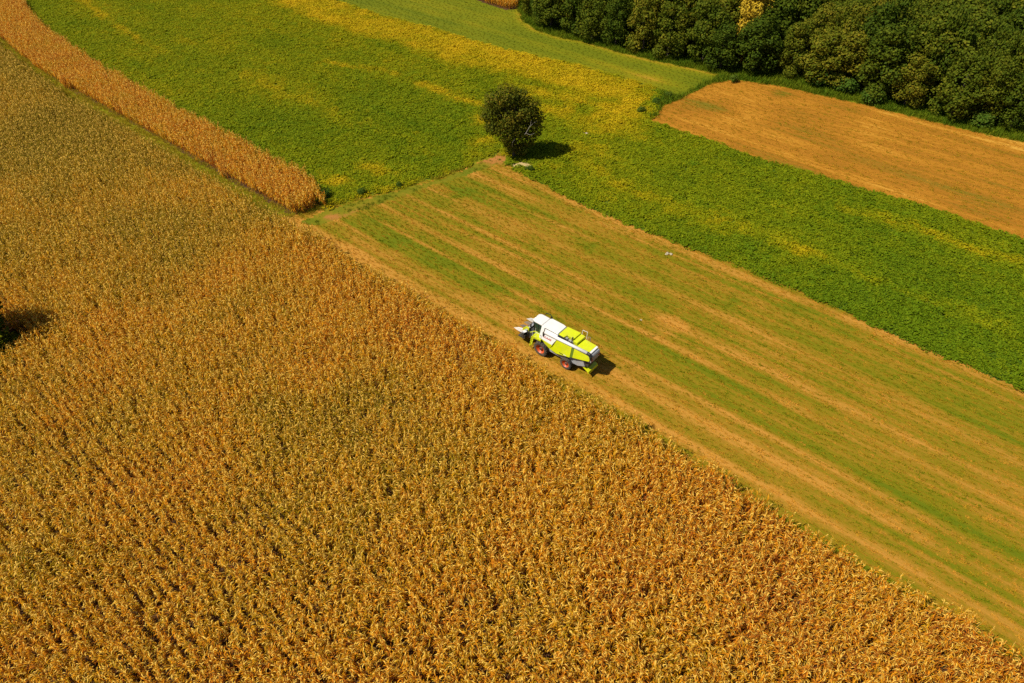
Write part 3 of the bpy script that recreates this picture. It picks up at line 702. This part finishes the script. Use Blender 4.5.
rad = bmesh.new(); tube(rad, [(-3.1, .5, 3.6), (-3.1, .5, 3.98)], [.17, .17], 12); tube(rad, [(-3.55, .55, 3.6), (-3.55, .55, 3.85)], [.22, .22], 12); box(rad, -3.9, -3.3, .3, .45, 3.622, 3.8)
part('air_filter', rad, STEEL)
ex = bmesh.new(); tube(ex, [(-3.75, .36, 3.6), (-3.75, .36, 4.25), (-3.85, .36, 4.38)], [.08, .08, .08], 10); part('exhaust', ex, DARK)
part('step_cover', plate([(-3.97, .45), (-4.55, .45), (-4.62, -1.12), (-4.0, -1.12)], 3.4, 4.0), LIME, bev=.05)
part('rear_hood', plate([(-4.64, .62), (-6.35, .58), (-6.35, -.92), (-4.64, -1.0)], 3.2, 3.68), LIME, bev=.04)
part('hood_edge', plate([(-6.352, .60), (-6.62, .56), (-6.62, -.88), (-6.352, -.92)], 3.3, 3.67), WHITE, bev=.04)
tp = part('tailgate', hull([(-6.4, 2.35), (-6.4, 3.28), (-6.78, 3.5), (-6.92, 3.3), (-6.9, 2.5)], lambda x, z: .86), GREY, bev=.05)
for y in (-.7, .7): part('tail_light', BX(-6.96, -6.90, y - .1, y + .1, 2.75, 2.9), TAIL, tp)
sp = part('chaff_spreader', hull([(-5.75, 1.25), (-5.75, 1.4), (-6.75, 1.0), (-6.85, .72), (-6.75, .68), (-6.6, .9)], lambda x, z: .85 if x > -6 else .95), LIME, bev=.02)
dk = bmesh.new(); box(dk, -6.5, -5.2, -.7, .7, 1.45, 2.35); part('straw_chopper', dk, DARK)
# unloading auger folded along the left side
au = bmesh.new(); tube(au, [(-.35, 1.13, 3.72), (-6.3, .86, 3.74)], [.2, .2], 14)
ag = part('unloading_auger', au, WHITE, smooth=False)
for f in ag.data.polygons: f.use_smooth = len(f.vertices) == 4
sp_ = bmesh.new(); tube(sp_, [(-6.302, .86, 3.74), (-6.6, .86, 3.68), (-6.82, .87, 3.42), (-6.86, .88, 3.05)], [.21, .21, .19, .16], 12); part('spout', sp_, BLACKP, ag)
el = bmesh.new(); tube(el, [(-.2, 1.24, 3.1), (-.18, 1.2, 3.55), (-.34, 1.13, 3.72)], [.1, .12, .19], 12); part('elbow', el, DARK, ag)
ra = bmesh.new(); tube(ra, [(-.15, .92, 4.12), (-2.2, .86, 4.1), (-4.4, .80, 3.99)], [.035] * 3, 6); tube(ra, [(-.15, .92, 4.12), (-.18, 1.12, 3.6)], [.035, .035], 6); part('auger_shade_and_bracket', ra, BLACKP)  # long black tube stands in for the auger's gap shadow; short one is bracket
# cab
cab = part('cab', plate([(.42, .74), (1.62, .68), (1.62, -.68), (.42, -.74)], 2.3, 2.62), LIME, bev=.03)
gl = bmesh.new()
A = [gl.verts.new(p) for p in ((.42, .74, 2.6), (1.55, .66, 2.6), (1.55, -.66, 2.6), (.42, -.74, 2.6))]; B = [gl.verts.new(p) for p in ((.42, .76, 4.0), (1.72, .70, 4.0), (1.72, -.70, 4.0), (.42, -.76, 4.0))]
for i in range(4): gl.faces.new((A[i], A[(i + 1) % 4], B[(i + 1) % 4], B[i]))
gl.faces.new(A[::-1]); gl.faces.new(B); part('cab_glass', gl, GLASS, cab)
def TB(pts, r, seg=6):
    bm = bmesh.new(); tube(bm, pts, [r] * len(pts), seg); return bm
for y in (-1, 1):
    for a, b, r_ in (((1.56, .675 * y, 2.6), (1.73, .715 * y, 4.0), .035), ((.95, .725 * y, 2.6), (.95, .755 * y, 4.0), .03), ((.44, .75 * y, 2.6), (.44, .77 * y, 4.0), .05)):
        part('pillar', TB([a, b], r_), BLACKP, cab)
roof = [(.36, .80)] + [(1.45 + .42 * math.sin(a), .80 - .32 * (1 - math.cos(a))) for a in np.linspace(0, 1.3, 6)]
roof = roof + [(x, -y) for x, y in roof[::-1]]
part('cab_roof', plate(roof, 4.002, 4.23), WHITE, cab, bev=.11)
for y in (-.5, -.2, .2, .5): part('work_light', BX(1.86, 1.93, y - .08, y + .08, 4.04, 4.15), LAMP, cab)
mi = bmesh.new(); tube(mi, [(1.35, -.78, 4.1), (1.3, -1.25, 4.22), (.75, -1.35, 4.25), (.55, -1.3, 4.0)], [.045] * 4, 6); box(mi, .48, .62, -1.42, -1.16, 3.5, 4.0); part('mirror', mi, BLACKP, cab)
mi = bmesh.new(); tube(mi, [(1.6, .76, 3.7), (1.85, 1.05, 3.72)], [.025] * 2, 6); box(mi, 1.8, 1.88, .98, 1.2, 3.3, 3.7); part('mirror', mi, BLACKP, cab)
# platform, ladder, fenders
part('platform', BX(.02, 1.3, .78, 1.48, 2.32, 2.44), LIME, bev=.02)
part('fender', hull([(.0, 2.3), (1.2, 2.3), (1.28, 1.85), (1.2, 1.85), (1.05, 2.15), (.0, 2.2)], lambda x, z: 1.46, sides=(.95, 1)), LIME)
part('fender', hull([(.0, 2.3), (1.2, 2.3), (1.28, 1.85), (1.2, 1.85), (1.05, 2.15), (.0, 2.2)], lambda x, z: 1.46, sides=(-.95, -1)) if False else BX(.0, 1.25, -1.46, -.8, 2.2, 2.34), LIME)
for p in ([(.1, 1.46, 2.44), (.1, 1.46, 3.3), (.75, 1.46, 3.3), (.75, 1.46, 2.44)], [(1.28, 1.46, 2.44), (1.28, 1.46, 3.2)], [(1.28, .85, 2.44), (1.28, .85, 3.2)]):
    part('handrail', TB(p, .022), WHITE)
la = bmesh.new()
for y in (1.0, 1.44): tube(la, [(1.32, y, 2.36), (1.62, y, .55)], [.05, .05], 6)
for q in range(6): box(la, 1.32 + .05 * q, 1.5 + .05 * q, 1.0, 1.44, 2.1 - .3 * q, 2.14 - .3 * q)
part('ladder', la, LIME)
part('handrail', TB([(-4.1, -1.1, 3.95), (-4.1, -1.2, 4.62), (-4.75, -1.25, 4.62), (-4.75, -1.15, 3.6)], .035), WHITE)
part('handrail', TB([(-5.0, -1.02, 3.6), (-5.0, -1.2, 4.1), (-5.2, -1.3, 4.0), (-5.2, -1.3, 2.6)], .03), STEEL)
# feeder house and maize header
part('feeder_house', hull([(.9, 1.3), (.9, 2.1), (1.7, 2.05), (2.9, 1.7), (2.9, .95)], lambda x, z: .78), DARK)
hdp = part('maize_header', BX(2.75, 2.95, -2.15, 1.35, .40, 1.35), DARK)
fb = bmesh.new(); box(fb, 2.7, 3.0, -2.15, 1.35, 1.352, 1.46); part('top_beam', fb, GREY, hdp)
tr = bmesh.new(); box(tr, 2.952, 3.7, -2.1, 1.25, .34, .46); tube(tr, [(3.3, -2.05, .78), (3.3, .3, .78)], [.22, .22], 12); part('cross_auger', tr, DARK, hdp)
for y, L_, m, hgt in ((-2.05, 1.75, plain('pale_grey', (.5, .48, .44), .6), .9), (-1.3, 1.6, plain('dusty_grey', (.22, .17, .12), .7), .72), (-.52, 1.6, plain('dusty_grey', (.15, .12, .09), .7), .72), (.3, 1.9, WHITE, .95)):
    sn = bmesh.new(); x0 = 3.3; b = [sn.verts.new(p) for p in ((x0, y - .17, .3), (x0, y + .17, .3), (x0, y + .12, hgt), (x0, y - .12, hgt))]
    mdv = [sn.verts.new(p) for p in ((x0 + L_ * .6, y - .13, .25), (x0 + L_ * .6, y + .13, .25), (x0 + L_ * .6, y + .06, .66), (x0 + L_ * .6, y - .06, .66))]; t = sn.verts.new((x0 + L_, y, .2))
    for i in range(4):
        sn.faces.new((b[i], b[(i + 1) % 4], mdv[(i + 1) % 4], mdv[i])); sn.faces.new((mdv[i], mdv[(i + 1) % 4], t))
    sn.faces.new(b[::-1]); part('snout', sn, m, hdp)
part('end_plate', hull([(2.5, .5), (2.55, 1.75), (3.0, 1.75), (3.5, 1.25), (3.55, .5)], lambda x, z: .58, sides=(.42, 1)), LIME, hdp)
gb = bmesh.new(); box(gb, 2.6, 3.15, .75, 1.3, .5, 1.0); tube(gb, [(2.4, .9, .9), (2.4, .9, 1.7)], [.06, .06], 6); part('gearbox', gb, DARK, hdp)
part('side_shield', plate([(2.5, .95), (2.95, .95), (3.05, 1.2), (2.6, 1.3)], 1.47, 1.52), WHITE, hdp)
st2 = bmesh.new(); tube(st2, [(1.5, .5, 1.9), (2.8, .75, .9)], [.05, .05], 6); tube(st2, [(1.5, -.5, 1.9), (2.8, -.6, .9)], [.05, .05], 6); part('lift_strut', st2, LIME, hdp)
for q_ in hdp.children_recursive + [hdp]:
    if q_.data: q_.data.transform(Matrix.Translation((0, 0, .55)))
# wheels
def wheel(x, y, r, wd, out):
    zc = r; prof = [(.62, .36), (.66, .46), (.86, .5), (.97, .46), (1.0, .3), (1.0, -.3), (.97, -.46), (.86, -.5), (.66, -.46), (.62, -.36)]
    bm = bmesh.new(); n = 40; rg = []
    for i in range(n):
        a = 2 * math.pi * i / n
        rg.append([bm.verts.new((x + r * .97 * q * math.cos(a), y + wd * s_, zc + r * .97 * q * math.sin(a))) for q, s_ in prof])
    for i in range(n):
        A_, B_ = rg[i], rg[(i + 1) % n]
        for j in range(len(prof)): bm.faces.new((A_[j], A_[(j + 1) % len(prof)], B_[(j + 1) % len(prof)], B_[j]))
    for i in range(20):                                                   # tread lugs
        for sd in (-1, 1):
            a = 2 * math.pi * (i + (.5 if sd > 0 else 0)) / 20; da = .05
            P = []
            for rr_ in (.94, 1.0):
                for (yy, sh) in ((.02 * sd, 0), (.47 * sd, .16)):
                    for e in (-da, da):
                        P.append(bm.verts.new((x + r * rr_ * math.cos(a + sh + e), y + wd * yy, zc + r * rr_ * math.sin(a + sh + e))))
            for f in ((0, 1, 3, 2), (4, 6, 7, 5), (0, 4, 5, 1), (2, 3, 7, 6), (0, 2, 6, 4), (1, 5, 7, 3)): bm.faces.new([P[q] for q in f])
    root = part('wheel', bm, RUBBER)
    bm = bmesh.new(); rp = [(.63, .40), (.59, .42), (.52, .26), (.38, .05), (.22, .04), (.21, .22), (.0, .23)]; rg = []
    for i in range(32):
        a = 2 * math.pi * i / 32
        rg.append([bm.verts.new((x + r * q * math.cos(a), y + wd * s_ * out, zc + r * q * math.sin(a))) for q, s_ in rp[:-1]])
    cv = bm.verts.new((x, y + wd * .31 * out, zc))
    for i in range(32):
        A_, B_ = rg[i], rg[(i + 1) % 32]
        for j in range(5): bm.faces.new((A_[j], A_[j + 1], B_[j + 1], B_[j]))
        bm.faces.new((A_[5], cv, B_[5]))
    part('rim', bm, ORANGE, root)
    bm = bmesh.new(); tube(bm, [(x, y + wd * .10 * out, zc), (x, y + wd * .36 * out, zc)], [r * .24, r * .16], 14); part('hub', bm, DARK, root)
for sd in (1, -1):
    wheel(0, 1.24 * sd, 1.0, .68, sd); wheel(-3.75, 1.20 * sd, .80, .54, sd)
part('axle', TB([(0, -1.1, 1.0), (0, 1.1, 1.0)], .16, 10), DARK); part('axle', TB([(-3.75, -1.1, .8), (-3.75, 1.1, .8)], .12, 10), DARK)
# lettering and decal on the left side
def letters(txt, x0, z0, size, mat, ln):
    cu = bpy.data.curves.new('lettering', 'FONT'); cu.body = txt; cu.size = size; cu.extrude = .006; cu.offset = .010
    to = bpy.data.objects.new('tmp', cu); COL.objects.link(to)
    dg = bpy.context.evaluated_depsgraph_get(); me = bpy.data.meshes.new_from_object(to.evaluated_get(dg)); bpy.data.objects.remove(to)
    xs = [v.co.x for v in me.vertices]; kx = ln / (max(xs) - min(xs))
    for v in me.vertices:
        x = x0 - v.co.x * kx; z = z0 + v.co.y; v.co = Vector((x, half_w(x, z) + .012 + v.co.z, z))
    me.materials.clear(); return link('lettering', me, mat, harv)
letters('CLAAS', -.14, 2.98, .30, RED, 1.25)
dc = bmesh.new(); box(dc, -3.3, -2.75, 1.402, 1.408, 2.02, 2.12); part('decal', dc, BLACKP)
dc = bmesh.new(); box(dc, -3.75, -3.34, 1.402, 1.408, 2.06, 2.16); part('decal', dc, WHITE)
